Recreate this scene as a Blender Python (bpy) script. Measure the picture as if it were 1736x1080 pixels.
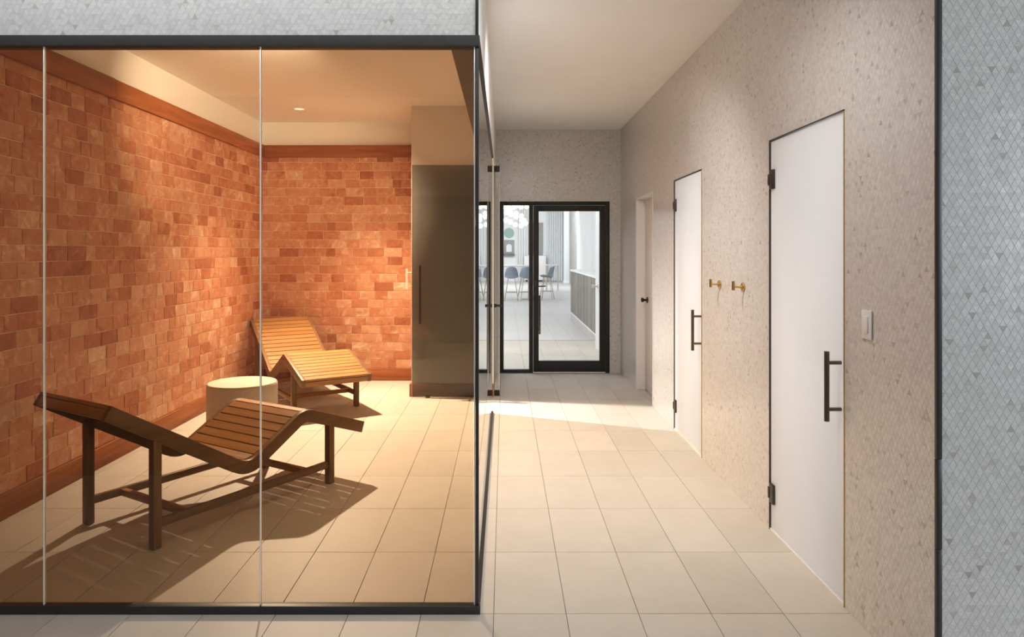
import bpy, bmesh, math, random
import numpy as np
from mathutils import Vector, Matrix

for o in list(bpy.data.objects):
    bpy.data.objects.remove(o, do_unlink=True)
scene = bpy.context.scene
C = scene.collection
random.seed(7)
rng = np.random.default_rng(11)

# ------------------------------------------------------------------ camera
CAM_H = 1.53                       # eye height, metres
cam_d = bpy.data.cameras.new('camera')
cam_d.sensor_width = 36.0
cam_d.lens = 36.0 * 1200.0 / 1736.0
cam_d.shift_x = (868 - 855) / 1736.0
cam_d.shift_y = (426 - 540) / 1736.0
cam_d.clip_end = 200
cam = bpy.data.objects.new('camera', cam_d)
C.objects.link(cam)
cam.location = (0, 0, CAM_H)
cam.rotation_euler = (math.pi / 2, 0, 0)
scene.camera = cam

# ------------------------------------------------------------------ world, exposure, big lights
world = bpy.data.worlds.new('world')
scene.world = world
world.use_nodes = True
world.node_tree.nodes['Background'].inputs[0].default_value = (0.80, 0.90, 1.0, 1)
world.node_tree.nodes['Background'].inputs[1].default_value = 0.13
vs = scene.view_settings
vs.view_transform = 'Standard'
vs.look = 'None'
vs.gamma = 1.0
vs.use_curve_mapping = False
vs.exposure = 0.0

def area_light(name, loc, rot, sx, sy, power, col):
    d = bpy.data.lights.new(name, 'AREA')
    d.shape = 'RECTANGLE'
    d.size, d.size_y = sx, sy
    d.energy = power
    d.color = col
    o = bpy.data.objects.new(name, d)
    C.objects.link(o)
    o.location = loc
    o.rotation_euler = rot
    return o

def spot_light(name, loc, target, power, col, cone=150, blend=0.6, radius=0.05):
    d = bpy.data.lights.new(name, 'SPOT')
    d.energy = power
    d.color = col
    d.spot_size = math.radians(cone)
    d.spot_blend = blend
    d.shadow_soft_size = radius
    o = bpy.data.objects.new(name, d)
    C.objects.link(o)
    o.location = loc
    o.rotation_euler = (Vector(target) - Vector(loc)).to_track_quat('-Z', 'Y').to_euler()
    return o

# added unseen source for cool daylight from behind the photographer, to the right
area_light('rear_daylight_fill', (8.6, -2.4, 1.9), (math.radians(90), 0, math.radians(58)), 4.4, 2.6, 520, (0.82, 0.92, 1.0))
# unseen linear light added to brighten the header
area_light('header_fill_light', (-1.3, 2.10, 3.02), (math.radians(62), 0, 0), 3.0, 0.10, 11, (0.92, 0.97, 1.0))
# ceiling spots of the corridor, above the photographer, and area lights added to brighten the lounge beyond
spot_light('corridor_spot', (0.35, 4.0, 3.03), (0.45, 6.0, 0.0), 235, (1.0, 0.95, 0.905), 126, 1.0, 0.10)
spot_light('corridor_spot', (0.65, 2.8, 3.03), (0.75, 3.5, 0.0), 75, (1.0, 0.95, 0.905), 140, 1.0, 0.10)
area_light('lounge_fill_light', (-1.5, 20.0, 4.1), (0, math.radians(-25), 0), 4.0, 24.0, 1200, (0.97, 0.985, 1.0))
area_light('lounge_fill_light', (0.5, 29.5, 4.1), (math.radians(50), 0, 0), 5.0, 2.0, 420, (0.97, 0.985, 1.0))
area_light('lounge_entry_light', (0.65, 10.6, 2.98), (0, 0, 0), 1.2, 2.2, 15, (1.0, 0.96, 0.92))
# unseen lamps added to backlight the two frosted doors
area_light('door_backlight', (2.55, 3.47, 1.25), (0, math.radians(90), 0), 2.1, 0.9, 20, (0.98, 0.98, 1.0))
area_light('door_backlight', (2.55, 5.66, 1.25), (0, math.radians(90), 0), 2.1, 0.9, 20, (0.98, 0.98, 1.0))
# salt room key, placed by its shadows, and unseen fill added for the plaster
spot_light('salt_room_key_fill', (-2.20, 7.60, 3.03), (-1.00, 6.50, 0.0), 1850, (1.0, 0.91, 0.80), 101, 1.0, 0.04)
spot_light('salt_room_key_fill', (-1.3, 4.5, 2.90), (-2.88, 7.0, 2.45), 300, (1.0, 0.87, 0.72), 74, 1.0, 0.05)

# ------------------------------------------------------------------ materials
def mat(name):
    m = bpy.data.materials.new(name)
    m.use_nodes = True
    nt = m.node_tree
    b = nt.nodes['Principled BSDF']
    return m, nt, b

def N(nt, kind, **kw):
    n = nt.nodes.new(kind)
    for k, v in kw.items():
        setattr(n, k, v)
    return n

def L(nt, a, b):
    nt.links.new(a, b)

def plain(name, col, rough=0.5, metal=0.0, noise=0.04, nscale=12, coat=0.0, spec=0.5, bump=0.0):
    m, nt, b = mat(name)
    b.inputs['Roughness'].default_value = rough
    b.inputs['Metallic'].default_value = metal
    b.inputs['Coat Weight'].default_value = coat
    b.inputs['Specular IOR Level'].default_value = spec
    tc = N(nt, 'ShaderNodeTexCoord')
    nz = N(nt, 'ShaderNodeTexNoise')
    nz.inputs['Scale'].default_value = nscale
    nz.inputs['Detail'].default_value = 5
    L(nt, tc.outputs['Object'], nz.inputs['Vector'])
    r = N(nt, 'ShaderNodeValToRGB')
    r.color_ramp.elements[0].position = 0.3
    r.color_ramp.elements[1].position = 0.7
    r.color_ramp.elements[0].color = [max(0, c * (1 - noise)) for c in col] + [1]
    r.color_ramp.elements[1].color = [min(1, c * (1 + noise)) for c in col] + [1]
    L(nt, nz.outputs['Fac'], r.inputs['Fac'])
    L(nt, r.outputs['Color'], b.inputs['Base Color'])
    if bump:
        bp = N(nt, 'ShaderNodeBump')
        bp.inputs['Strength'].default_value = bump
        bp.inputs['Distance'].default_value = 0.002
        L(nt, nz.outputs['Fac'], bp.inputs['Height'])
        L(nt, bp.outputs['Normal'], b.inputs['Normal'])
    return m

def random_value(nt):
    """a random number for each piece, whether it is an object or an island of a joined mesh"""
    oi = N(nt, 'ShaderNodeObjectInfo')
    ge = N(nt, 'ShaderNodeNewGeometry')
    a = N(nt, 'ShaderNodeMath', operation='ADD')
    L(nt, oi.outputs['Random'], a.inputs[0])
    L(nt, ge.outputs['Random Per Island'], a.inputs[1])
    f = N(nt, 'ShaderNodeMath', operation='FRACT')
    L(nt, a.outputs[0], f.inputs[0])
    return f.outputs[0]

def ramp(nt, stops, interp='LINEAR'):
    r = N(nt, 'ShaderNodeValToRGB')
    r.color_ramp.interpolation = interp
    e = r.color_ramp.elements
    while len(e) < len(stops):
        e.new(0.5)
    for el, (p, c) in zip(e, stops):
        el.position = p
        el.color = list(c) + [1]
    return r

def mosaic_material():
    m, nt, b = mat('marble_mosaic')
    rv = random_value(nt)
    base = (0.70, 0.672, 0.642)
    def k(s, w=0.0):
        return (base[0] * s, base[1] * (s - w * 0.5), base[2] * (s - w))
    r = ramp(nt, [(0.0, k(0.60, 0.05)), (0.010, k(0.72, 0.08)), (0.025, k(0.84, 0.03)), (0.05, k(0.89)), (0.25, k(0.93)), (0.6, k(1.0)), (1.0, k(1.06))])
    L(nt, rv, r.inputs['Fac'])
    tc = N(nt, 'ShaderNodeTexCoord')
    nz = N(nt, 'ShaderNodeTexNoise')
    nz.inputs['Scale'].default_value = 55
    nz.inputs['Detail'].default_value = 4
    nz.inputs['Roughness'].default_value = 0.7
    ge = N(nt, 'ShaderNodeNewGeometry')
    L(nt, ge.outputs['Position'], nz.inputs['Vector'])
    r2 = ramp(nt, [(0.30, (0.88, 0.87, 0.86)), (0.45, (1, 1, 1)), (1.0, (1, 1, 1))])
    L(nt, nz.outputs['Fac'], r2.inputs['Fac'])
    mx = N(nt, 'ShaderNodeMix', data_type='RGBA', blend_type='MULTIPLY')
    mx.inputs['Factor'].default_value = 0.8
    L(nt, r.outputs['Color'], mx.inputs['A'])
    L(nt, r2.outputs['Color'], mx.inputs['B'])
    L(nt, mx.outputs['Result'], b.inputs['Base Color'])
    b.inputs['Roughness'].default_value = 0.28
    b.inputs['Specular IOR Level'].default_value = 0.5
    return m

def salt_material():
    m, nt, b = mat('himalayan_salt')
    rv = random_value(nt)
    r = ramp(nt, [(0.0, (0.40, 0.135, 0.062)), (0.14, (0.51, 0.195, 0.095)), (0.32, (0.60, 0.285, 0.160)), (0.5, (0.54, 0.220, 0.110)),
                  (0.66, (0.66, 0.355, 0.215)), (0.82, (0.58, 0.250, 0.130)), (1.0, (0.70, 0.410, 0.260))])
    L(nt, rv, r.inputs['Fac'])
    ge = N(nt, 'ShaderNodeNewGeometry')
    off = N(nt, 'ShaderNodeCombineXYZ')
    mul = N(nt, 'ShaderNodeMath', operation='MULTIPLY')
    mul.inputs[1].default_value = 37.0
    L(nt, rv, mul.inputs[0])
    for i in range(3):
        L(nt, mul.outputs[0], off.inputs[i])
    add = N(nt, 'ShaderNodeVectorMath', operation='ADD')
    L(nt, ge.outputs['Position'], add.inputs[0])
    L(nt, off.outputs[0], add.inputs[1])
    nz = N(nt, 'ShaderNodeTexNoise')
    nz.inputs['Scale'].default_value = 9
    nz.inputs['Detail'].default_value = 8
    nz.inputs['Roughness'].default_value = 0.62
    nz.inputs['Distortion'].default_value = 1.4
    L(nt, add.outputs[0], nz.inputs['Vector'])
    r2 = ramp(nt, [(0.28, (0.55, 0.42, 0.35)), (0.42, (0.92, 0.88, 0.85)), (0.55, (1.0, 1.05, 1.1)), (0.68, (1.35, 1.8, 2.1))])
    L(nt, nz.outputs['Fac'], r2.inputs['Fac'])
    mx = N(nt, 'ShaderNodeMix', data_type='RGBA', blend_type='MULTIPLY')
    mx.inputs['Factor'].default_value = 0.85
    L(nt, r.outputs['Color'], mx.inputs['A'])
    L(nt, r2.outputs['Color'], mx.inputs['B'])
    L(nt, mx.outputs['Result'], b.inputs['Base Color'])
    b.inputs['Roughness'].default_value = 0.6
    b.inputs['Specular IOR Level'].default_value = 0.3
    b.inputs['Subsurface Weight'].default_value = 0.0
    nz2 = N(nt, 'ShaderNodeTexNoise')
    nz2.inputs['Scale'].default_value = 45
    nz2.inputs['Detail'].default_value = 6
    L(nt, add.outputs[0], nz2.inputs['Vector'])
    bp = N(nt, 'ShaderNodeBump')
    bp.inputs['Strength'].default_value = 0.55
    bp.inputs['Distance'].default_value = 0.006
    L(nt, nz2.outputs['Fac'], bp.inputs['Height'])
    L(nt, bp.outputs['Normal'], b.inputs['Normal'])
    return m

def wood_material(name, dark, mid, light, axis='X', rough=0.55, scale=1.0):
    m, nt, b = mat(name)
    tc = N(nt, 'ShaderNodeTexCoord')
    mp = N(nt, 'ShaderNodeMapping')
    s = {'X': (1.4, 22, 22), 'Y': (22, 1.4, 22), 'Z': (22, 22, 1.4)}[axis]
    mp.inputs['Scale'].default_value = [v * scale for v in s]
    L(nt, tc.outputs['Object'], mp.inputs['Vector'])
    oi = N(nt, 'ShaderNodeObjectInfo')
    mul = N(nt, 'ShaderNodeMath', operation='MULTIPLY')
    mul.inputs[1].default_value = 50
    L(nt, oi.outputs['Random'], mul.inputs[0])
    nz = N(nt, 'ShaderNodeTexNoise', noise_dimensions='4D')
    nz.inputs['Scale'].default_value = 1.0
    nz.inputs['Detail'].default_value = 7
    nz.inputs['Distortion'].default_value = 0.9
    L(nt, mp.outputs['Vector'], nz.inputs['Vector'])
    L(nt, mul.outputs[0], nz.inputs['W'])
    r = ramp(nt, [(0.28, dark), (0.5, mid), (0.72, light)])
    L(nt, nz.outputs['Fac'], r.inputs['Fac'])
    hs = N(nt, 'ShaderNodeHueSaturation')
    mr = N(nt, 'ShaderNodeMapRange')
    mr.inputs['To Min'].default_value = 0.85
    mr.inputs['To Max'].default_value = 1.15
    L(nt, oi.outputs['Random'], mr.inputs['Value'])
    L(nt, mr.outputs[0], hs.inputs['Value'])
    L(nt, r.outputs['Color'], hs.inputs['Color'])
    L(nt, hs.outputs['Color'], b.inputs['Base Color'])
    b.inputs['Roughness'].default_value = rough
    b.inputs['Specular IOR Level'].default_value = 0.3
    bp = N(nt, 'ShaderNodeBump')
    bp.inputs['Strength'].default_value = 0.12
    bp.inputs['Distance'].default_value = 0.002
    L(nt, nz.outputs['Fac'], bp.inputs['Height'])
    L(nt, bp.outputs['Normal'], b.inputs['Normal'])
    return m

def tile_material():
    m, nt, b = mat('limestone_floor_tile')
    rv = random_value(nt)
    r = ramp(nt, [(0.0, (0.525, 0.485, 0.425)), (0.5, (0.555, 0.515, 0.455)), (1.0, (0.585, 0.545, 0.485))])
    L(nt, rv, r.inputs['Fac'])
    ge = N(nt, 'ShaderNodeNewGeometry')
    nz = N(nt, 'ShaderNodeTexNoise')
    nz.inputs['Scale'].default_value = 3.5
    nz.inputs['Detail'].default_value = 9
    nz.inputs['Roughness'].default_value = 0.7
    L(nt, ge.outputs['Position'], nz.inputs['Vector'])
    nf = N(nt, 'ShaderNodeTexNoise')
    nf.inputs['Scale'].default_value = 240
    nf.inputs['Detail'].default_value = 3
    L(nt, ge.outputs['Position'], nf.inputs['Vector'])
    ad = N(nt, 'ShaderNodeMath', operation='MULTIPLY_ADD')
    ad.inputs[1].default_value = 0.5
    L(nt, nf.outputs['Fac'], ad.inputs[0])
    hl = N(nt, 'ShaderNodeMath', operation='MULTIPLY')
    hl.inputs[1].default_value = 0.5
    L(nt, nz.outputs['Fac'], hl.inputs[0])
    L(nt, hl.outputs[0], ad.inputs[2])
    r2 = ramp(nt, [(0.32, (0.88, 0.87, 0.85)), (0.5, (1, 1, 1)), (0.68, (1.06, 1.06, 1.06))])
    L(nt, ad.outputs[0], r2.inputs['Fac'])
    mx = N(nt, 'ShaderNodeMix', data_type='RGBA', blend_type='MULTIPLY')
    mx.inputs['Factor'].default_value = 1.0
    L(nt, r.outputs['Color'], mx.inputs['A'])
    L(nt, r2.outputs['Color'], mx.inputs['B'])
    L(nt, mx.outputs['Result'], b.inputs['Base Color'])
    b.inputs['Roughness'].default_value = 0.5
    b.inputs['Specular IOR Level'].default_value = 0.35
    return m

def glass_material(name, tint, f0=0.04):
    """tinted pane: clear transmission plus Schlick reflection, on both faces of the sheet"""
    m = bpy.data.materials.new(name)
    m.use_nodes = True
    nt = m.node_tree
    nt.nodes.clear()
    out = N(nt, 'ShaderNodeOutputMaterial')
    tr = N(nt, 'ShaderNodeBsdfTransparent')
    tr.inputs['Color'].default_value = [math.sqrt(t) for t in tint] + [1]
    gl = N(nt, 'ShaderNodeBsdfGlossy')
    gl.inputs['Roughness'].default_value = 0.0
    gl.inputs['Color'].default_value = (1, 1, 1, 1)
    ge = N(nt, 'ShaderNodeNewGeometry')
    dt = N(nt, 'ShaderNodeVectorMath', operation='DOT_PRODUCT')
    L(nt, ge.outputs['Normal'], dt.inputs[0])
    L(nt, ge.outputs['Incoming'], dt.inputs[1])
    ab = N(nt, 'ShaderNodeMath', operation='ABSOLUTE')
    L(nt, dt.outputs['Value'], ab.inputs[0])
    om = N(nt, 'ShaderNodeMath', operation='SUBTRACT')
    om.inputs[0].default_value = 1.0
    L(nt, ab.outputs[0], om.inputs[1])
    pw = N(nt, 'ShaderNodeMath', operation='POWER')
    pw.inputs[1].default_value = 5.0
    L(nt, om.outputs[0], pw.inputs[0])
    ma = N(nt, 'ShaderNodeMath', operation='MULTIPLY_ADD')
    ma.inputs[1].default_value = 1 - f0
    ma.inputs[2].default_value = f0
    L(nt, pw.outputs[0], ma.inputs[0])
    mx = N(nt, 'ShaderNodeMixShader')
    L(nt, ma.outputs[0], mx.inputs['Fac'])
    L(nt, tr.outputs[0], mx.inputs[1])
    L(nt, gl.outputs[0], mx.inputs[2])
    L(nt, mx.outputs[0], out.inputs['Surface'])
    return m

def emit_material(name, col, strength):
    m, nt, b = mat(name)
    b.inputs['Base Color'].default_value = (*col, 1)
    b.inputs['Emission Color'].default_value = (*col, 1)
    b.inputs['Emission Strength'].default_value = strength
    return m

def far_floor_material():
    m, nt, b = mat('far_floor_tiles')
    ge = N(nt, 'ShaderNodeNewGeometry')
    mp = N(nt, 'ShaderNodeMapping')
    mp.inputs['Location'].default_value = (0.045, 0, 0)
    L(nt, ge.outputs['Position'], mp.inputs['Vector'])
    br = N(nt, 'ShaderNodeTexBrick')
    br.offset = 0.0
    br.inputs['Scale'].default_value = 1.0
    br.inputs['Brick Width'].default_value = 0.306
    br.inputs['Row Height'].default_value = 0.61
    br.inputs['Mortar Size'].default_value = 0.003
    br.inputs['Color1'].default_value = (0.56, 0.545, 0.53, 1)
    br.inputs['Color2'].default_value = (0.60, 0.585, 0.57, 1)
    br.inputs['Mortar'].default_value = (0.36, 0.33, 0.30, 1)
    L(nt, mp.outputs['Vector'], br.inputs['Vector'])
    L(nt, br.outputs['Color'], b.inputs['Base Color'])
    b.inputs['Roughness'].default_value = 0.35
    return m

M = {}
M['mosaic'] = mosaic_material()
M['grout'] = plain('pale_grout', (0.69, 0.66, 0.63), 0.8, noise=0.03, nscale=30)
M['salt'] = salt_material()
M['salt_joint'] = plain('salt_mortar', (0.92, 0.68, 0.50), 0.8, noise=0.12, nscale=40, bump=0.4)
M['cedar_x'] = wood_material('stained_wood_x', (0.25, 0.075, 0.022), (0.36, 0.115, 0.034), (0.46, 0.165, 0.055), 'X')
M['cedar_y'] = wood_material('stained_wood_y', (0.25, 0.075, 0.022), (0.36, 0.115, 0.034), (0.46, 0.165, 0.055), 'Y')
M['teak_y'] = wood_material('teak_slat', (0.29, 0.130, 0.034), (0.37, 0.175, 0.048), (0.44, 0.22, 0.07), 'Y', 0.45, 1.5)
M['teak_x'] = wood_material('teak_rail', (0.145, 0.072, 0.026), (0.19, 0.098, 0.037), (0.235, 0.125, 0.050), 'X', 0.45, 1.5)
M['teak_z'] = wood_material('teak_leg', (0.145, 0.072, 0.026), (0.19, 0.098, 0.037), (0.235, 0.125, 0.050), 'Z', 0.45, 1.5)
M['tile'] = tile_material()
M['floor_grout'] = plain('floor_grout', (0.26, 0.22, 0.18), 0.9, noise=0.08, nscale=40)
M['plaster'] = plain('white_plaster', (0.88, 0.872, 0.865), 0.85, noise=0.015, nscale=3)
M['cream'] = plain('cream_plaster', (0.84, 0.80, 0.73), 0.85, noise=0.02, nscale=4)
M['soffit'] = plain('dark_brown_soffit', (0.20, 0.135, 0.085), 0.6, noise=0.06, nscale=8)
M['white_band'] = plain('bright_plaster', (0.90, 0.885, 0.84), 0.85, noise=0.01, nscale=4)
M['black'] = plain('black_metal', (0.022, 0.021, 0.020), 0.42, 0.0, noise=0.1, nscale=60)
M['frame'] = plain('dark_bronze_frame', (0.030, 0.027, 0.024), 0.45, 0.0, noise=0.1, nscale=60, spec=0.25)
M['channel'] = plain('charcoal_channel', (0.050, 0.047, 0.044), 0.55, 0.0, noise=0.08, nscale=40, spec=0.2)
M['bronze'] = plain('bronze_handle', (0.16, 0.135, 0.11), 0.38, 0.85, noise=0.08, nscale=60)
M['darkbronze'] = plain('dark_bronze_hinge', (0.075, 0.065, 0.055), 0.42, 0.6, noise=0.08, nscale=60)
M['brass'] = plain('brushed_brass', (0.62, 0.44, 0.17), 0.30, 1.0, noise=0.05, nscale=80)
def frosted_material():
    m, nt, b = mat('frosted_white_glass')
    b.inputs['Base Color'].default_value = (0.92, 0.93, 0.935, 1)
    b.inputs['Roughness'].default_value = 0.6
    ge = N(nt, 'ShaderNodeNewGeometry')
    nz = N(nt, 'ShaderNodeTexNoise')
    nz.inputs['Scale'].default_value = 2.0
    L(nt, ge.outputs['Position'], nz.inputs['Vector'])
    r = ramp(nt, [(0.3, (0.90, 0.91, 0.92)), (0.7, (0.93, 0.935, 0.94))])
    L(nt, nz.outputs['Fac'], r.inputs['Fac'])
    L(nt, r.outputs['Color'], b.inputs['Base Color'])
    tl = N(nt, 'ShaderNodeBsdfTranslucent')
    L(nt, r.outputs['Color'], tl.inputs['Color'])
    mx = N(nt, 'ShaderNodeMixShader')
    mx.inputs['Fac'].default_value = 0.50
    L(nt, b.outputs[0], mx.inputs[1])
    L(nt, tl.outputs[0], mx.inputs[2])
    L(nt, mx.outputs[0], nt.nodes['Material Output'].inputs['Surface'])
    return m
M['white_glass'] = frosted_material()
M['door_paint'] = plain('door_paint', (0.76, 0.71, 0.67), 0.5, noise=0.01, nscale=4)
M['white_paint'] = plain('white_trim_paint', (0.80, 0.78, 0.76), 0.5, noise=0.01, nscale=4)
M['switch'] = plain('white_plastic', (0.78, 0.78, 0.79), 0.35, noise=0.01, nscale=10)
M['joint'] = plain('glass_edge_highlight', (0.90, 0.89, 0.84), 0.12, 0.0, noise=0.05, nscale=20, spec=0.9)  # pale joint colour stands in for light caught on the glass edges
M['stone'] = plain('cast_stone', (0.60, 0.505, 0.40), 0.75, noise=0.10, nscale=90, bump=0.3)
M['glass_front'] = glass_material('bronze_tint_glass', (0.68, 0.55, 0.40))
M['glass_door'] = glass_material('smoked_glass', (0.42, 0.41, 0.38))
M['glass_clear'] = glass_material('clear_glass', (0.93, 0.95, 0.95))
M['far_floor'] = far_floor_material()
M['far_white'] = plain('far_white_wall', (0.80, 0.81, 0.82), 0.7, noise=0.02, nscale=2)
M['far_grey'] = plain('far_grey_cloth', (0.33, 0.32, 0.31), 0.8, noise=0.1, nscale=10)
M['far_dark'] = plain('far_dark_cabinet', (0.17, 0.155, 0.135), 0.5, noise=0.15, nscale=5)
M['blue_shell'] = plain('blue_grey_shell', (0.26, 0.30, 0.36), 0.5, noise=0.05, nscale=10)
M['pale_leg'] = plain('pale_brass_leg', (0.55, 0.50, 0.40), 0.4, 0.5, noise=0.05)
M['globe'] = emit_material('lit_globe', (1.0, 0.93, 0.80), 1.5)
M['green'] = plain('sage_green', (0.30, 0.45, 0.38), 0.7, noise=0.05)
M['orange'] = plain('copper_lip', (0.55, 0.28, 0.14), 0.5, noise=0.05)
M['diffuser'] = emit_material('added_spot_glow', (1.0, 0.90, 0.76), 1.5)  # glowing lens of the added ceiling fixtures

# ------------------------------------------------------------------ mesh helpers
class MB:
    def __init__(self):
        self.v, self.f = [], []
    def box(self, x0, y0, z0, x1, y1, z1):
        n = len(self.v)
        self.v += [(x0, y0, z0), (x1, y0, z0), (x1, y1, z0), (x0, y1, z0), (x0, y0, z1), (x1, y0, z1), (x1, y1, z1), (x0, y1, z1)]
        self.f += [tuple(n + i for i in q) for q in ((0, 3, 2, 1), (4, 5, 6, 7), (0, 1, 5, 4), (1, 2, 6, 5), (2, 3, 7, 6), (3, 0, 4, 7))]
        return self
    def cyl(self, p0, p1, r0, r1=None, n=16, caps=True):
        r1 = r0 if r1 is None else r1
        p0, p1 = Vector(p0), Vector(p1)
        d = (p1 - p0).normalized()
        a = d.orthogonal().normalized()
        b = d.cross(a)
        s = len(self.v)
        for p, r in ((p0, r0), (p1, r1)):
            for i in range(n):
                t = 2 * math.pi * i / n
                self.v.append(tuple(p + a * (r * math.cos(t)) + b * (r * math.sin(t))))
        for i in range(n):
            j = (i + 1) % n
            self.f.append((s + i, s + j, s + n + j, s + n + i))
        if caps:
            self.f.append(tuple(s + i for i in reversed(range(n))))
            self.f.append(tuple(s + n + i for i in range(n)))
        return self
    def lathe(self, prof, n=48, centre=(0, 0)):
        s = len(self.v)
        for r, z in prof:
            for i in range(n):
                t = 2 * math.pi * i / n
                self.v.append((centre[0] + r * math.cos(t), centre[1] + r * math.sin(t), z))
        for k in range(len(prof) - 1):
            for i in range(n):
                j = (i + 1) % n
                self.f.append((s + k * n + i, s + k * n + j, s + (k + 1) * n + j, s + (k + 1) * n + i))
        self.f.append(tuple(s + i for i in reversed(range(n))))
        m = s + (len(prof) - 1) * n
        self.f.append(tuple(m + i for i in range(n)))
        return self
    def sphere(self, c, r, nu=14, nv=8, sz=1.0):
        s = len(self.v)
        for k in range(nv + 1):
            ph = math.pi * k / nv
            rr = max(r * math.sin(ph), 1e-4)
            for i in range(nu):
                t = 2 * math.pi * i / nu
                self.v.append((c[0] + rr * math.cos(t), c[1] + rr * math.sin(t), c[2] - r * sz * math.cos(ph)))
        for k in range(nv):
            for i in range(nu):
                j = (i + 1) % nu
                self.f.append((s + k * nu + i, s + k * nu + j, s + (k + 1) * nu + j, s + (k + 1) * nu + i))
        return self
    def prism(self, poly, axis, a0, a1):
        """poly: list of 2-D points; axis 'y': points are (x,z) extruded in y; 'x': (y,z); 'z': (x,y)"""
        s = len(self.v)
        n = len(poly)
        def P(p, a):
            return {'y': (p[0], a, p[1]), 'x': (a, p[0], p[1]), 'z': (p[0], p[1], a)}[axis]
        for a in (a0, a1):
            self.v += [P(p, a) for p in poly]
        for i in range(n):
            j = (i + 1) % n
            self.f.append((s + i, s + j, s + n + j, s + n + i))
        self.f.append(tuple(s + i for i in reversed(range(n))))
        self.f.append(tuple(s + n + i for i in range(n)))
        return self
    def mesh(self, name, material, bevel=0.0, smooth=False, seg=2):
        me = bpy.data.meshes.new(name)
        me.from_pydata(self.v, [], self.f)
        bm = bmesh.new()
        bm.from_mesh(me)
        bmesh.ops.recalc_face_normals(bm, faces=bm.faces)
        if bevel:
            eds = [e for e in bm.edges if len(e.link_faces) == 2 and e.calc_face_angle() > 0.6]
            bmesh.ops.bevel(bm, geom=eds, offset=bevel, segments=seg, affect='EDGES', profile=0.5, clamp_overlap=True)
        bm.to_mesh(me)
        bm.free()
        me.shade_flat()
        if smooth or bevel:
            me.polygons.foreach_set('use_smooth', [True] * len(me.polygons))
            me.set_sharp_from_angle(angle=0.7)
        me.materials.append(M[material] if isinstance(material, str) else material)
        return me
    def build(self, name, material, parent=None, bevel=0.0, smooth=False, seg=2):
        return link(name, self.mesh(name, material, bevel, smooth, seg), parent)

def link(name, me, parent=None, loc=None, rot=None):
    o = bpy.data.objects.new(name, me)
    C.objects.link(o)
    if parent is not None:
        o.parent = parent
    if loc is not None:
        o.location = loc
    if rot is not None:
        o.rotation_euler = rot
    return o

def box(name, material, b, parent=None, bevel=0.0):
    return MB().box(*b).build(name, material, parent, bevel)

def structure(o, label=None):
    o['kind'] = 'structure'
    if label:
        o['label'] = label
    return o

def tag(o, label, cat, group=None):
    o['label'] = label
    o['category'] = cat
    if group:
        o['group'] = group
    return o

def empty(name, loc=(0, 0, 0), rz=0):
    o = bpy.data.objects.new(name, None)
    C.objects.link(o)
    o.location = loc
    o.rotation_euler = (0, 0, rz)
    o.empty_display_size = 0.1
    return o

# ------------------------------------------------------------------ dimensions of the place (metres)
XR = 1.462          # corridor right wall face
XG = -0.110         # outer face of the glass side / bulkhead
XL = -2.881         # salt wall face
YF = 2.985          # glass front, outer face
YB = 8.40           # salt room back wall face
YP = 7.46           # partition wall (behind the smoked door)
YE = 8.90           # end wall of corridor
YC = 2.387          # near corner of the right wall
ZC = 3.06           # ceiling
ZH = 2.44           # underside of header / top of glass frame
DOOR_H = 2.14

# ------------------------------------------------------------------ floor: slab + every tile
floor = structure(MB().box(-4.5, -2.0, -0.12, 4.0, 12.2, -0.005).build('floor', 'floor_grout'), 'pale stone tile floor with thin dark joints')
TW, TD, GX, GY = 0.306, 0.61, -0.045, 2.99
tile_me = MB().box(-TW / 2 + 0.0013, -TD / 2 + 0.0013, -0.012, TW / 2 - 0.0013, TD / 2 - 0.0013, 0.0).mesh('floor_tile', 'tile', bevel=0.0008, seg=1)
x_lo, x_hi = XL, XR + 0.12
i0 = math.floor((x_lo - GX) / TW)
i1 = math.ceil((XR + 0.11 - GX) / TW)
rest = MB()
for j in range(-3, 15):
    yc = GY + (j + 0.5) * TD
    for i in range(i0 - 5, i1 + 9):
        xc = GX + (i + 0.5) * TW
        near = yc > 2.3 and xc > XL - 0.1 and xc < XR + 0.2 and (yc < 8.6 or xc > -0.4) and xc > -0.78 * yc - 0.5 and yc < 12
        behind_salt = (xc < XG and yc > 8.55) or (xc < -4.3) or (xc > 3.9) or (xc > XR + 0.2 and yc > YC)
        if near:
            link('floor_tile', tile_me, floor, (xc, yc, random.uniform(-0.0004, 0.0002)))
        elif not behind_salt and yc < 12:
            rest.box(xc - TW / 2 + 0.0013, yc - TD / 2 + 0.0013, -0.012, xc + TW / 2 - 0.0013, yc + TD / 2 - 0.0013, 0.0)
ro = rest.build('floor_tiles_around', 'tile', floor)
ro['kind'] = 'stuff'

structure(box('floor_lounge', 'far_floor', (-6.0, 12.2, -0.12, 3.4, 36.2, -0.002)), 'light grey tile floor of the lounge beyond the glass door')

# ------------------------------------------------------------------ ceilings
structure(box('ceiling', 'plaster', (XG, -1.0, ZC, 4.0, YE + 3.0, ZC + 0.1)), 'smooth off-white plaster ceiling over the corridor')
structure(box('ceiling_salt_room', 'cream', (-3.1, YF, ZC, XG, YE, ZC + 0.1)), 'smooth cream plaster ceiling of the salt room')
structure(box('ceiling_front', 'plaster', (-4.5, -1.0, ZC, XG, YF, ZC + 0.1)), 'plaster ceiling in front of the glass room')

# ------------------------------------------------------------------ triangular marble mosaic
TA, TR = 0.0259, 0.02243            # triangle side and row height
up_tri = dn_tri = None

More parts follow.
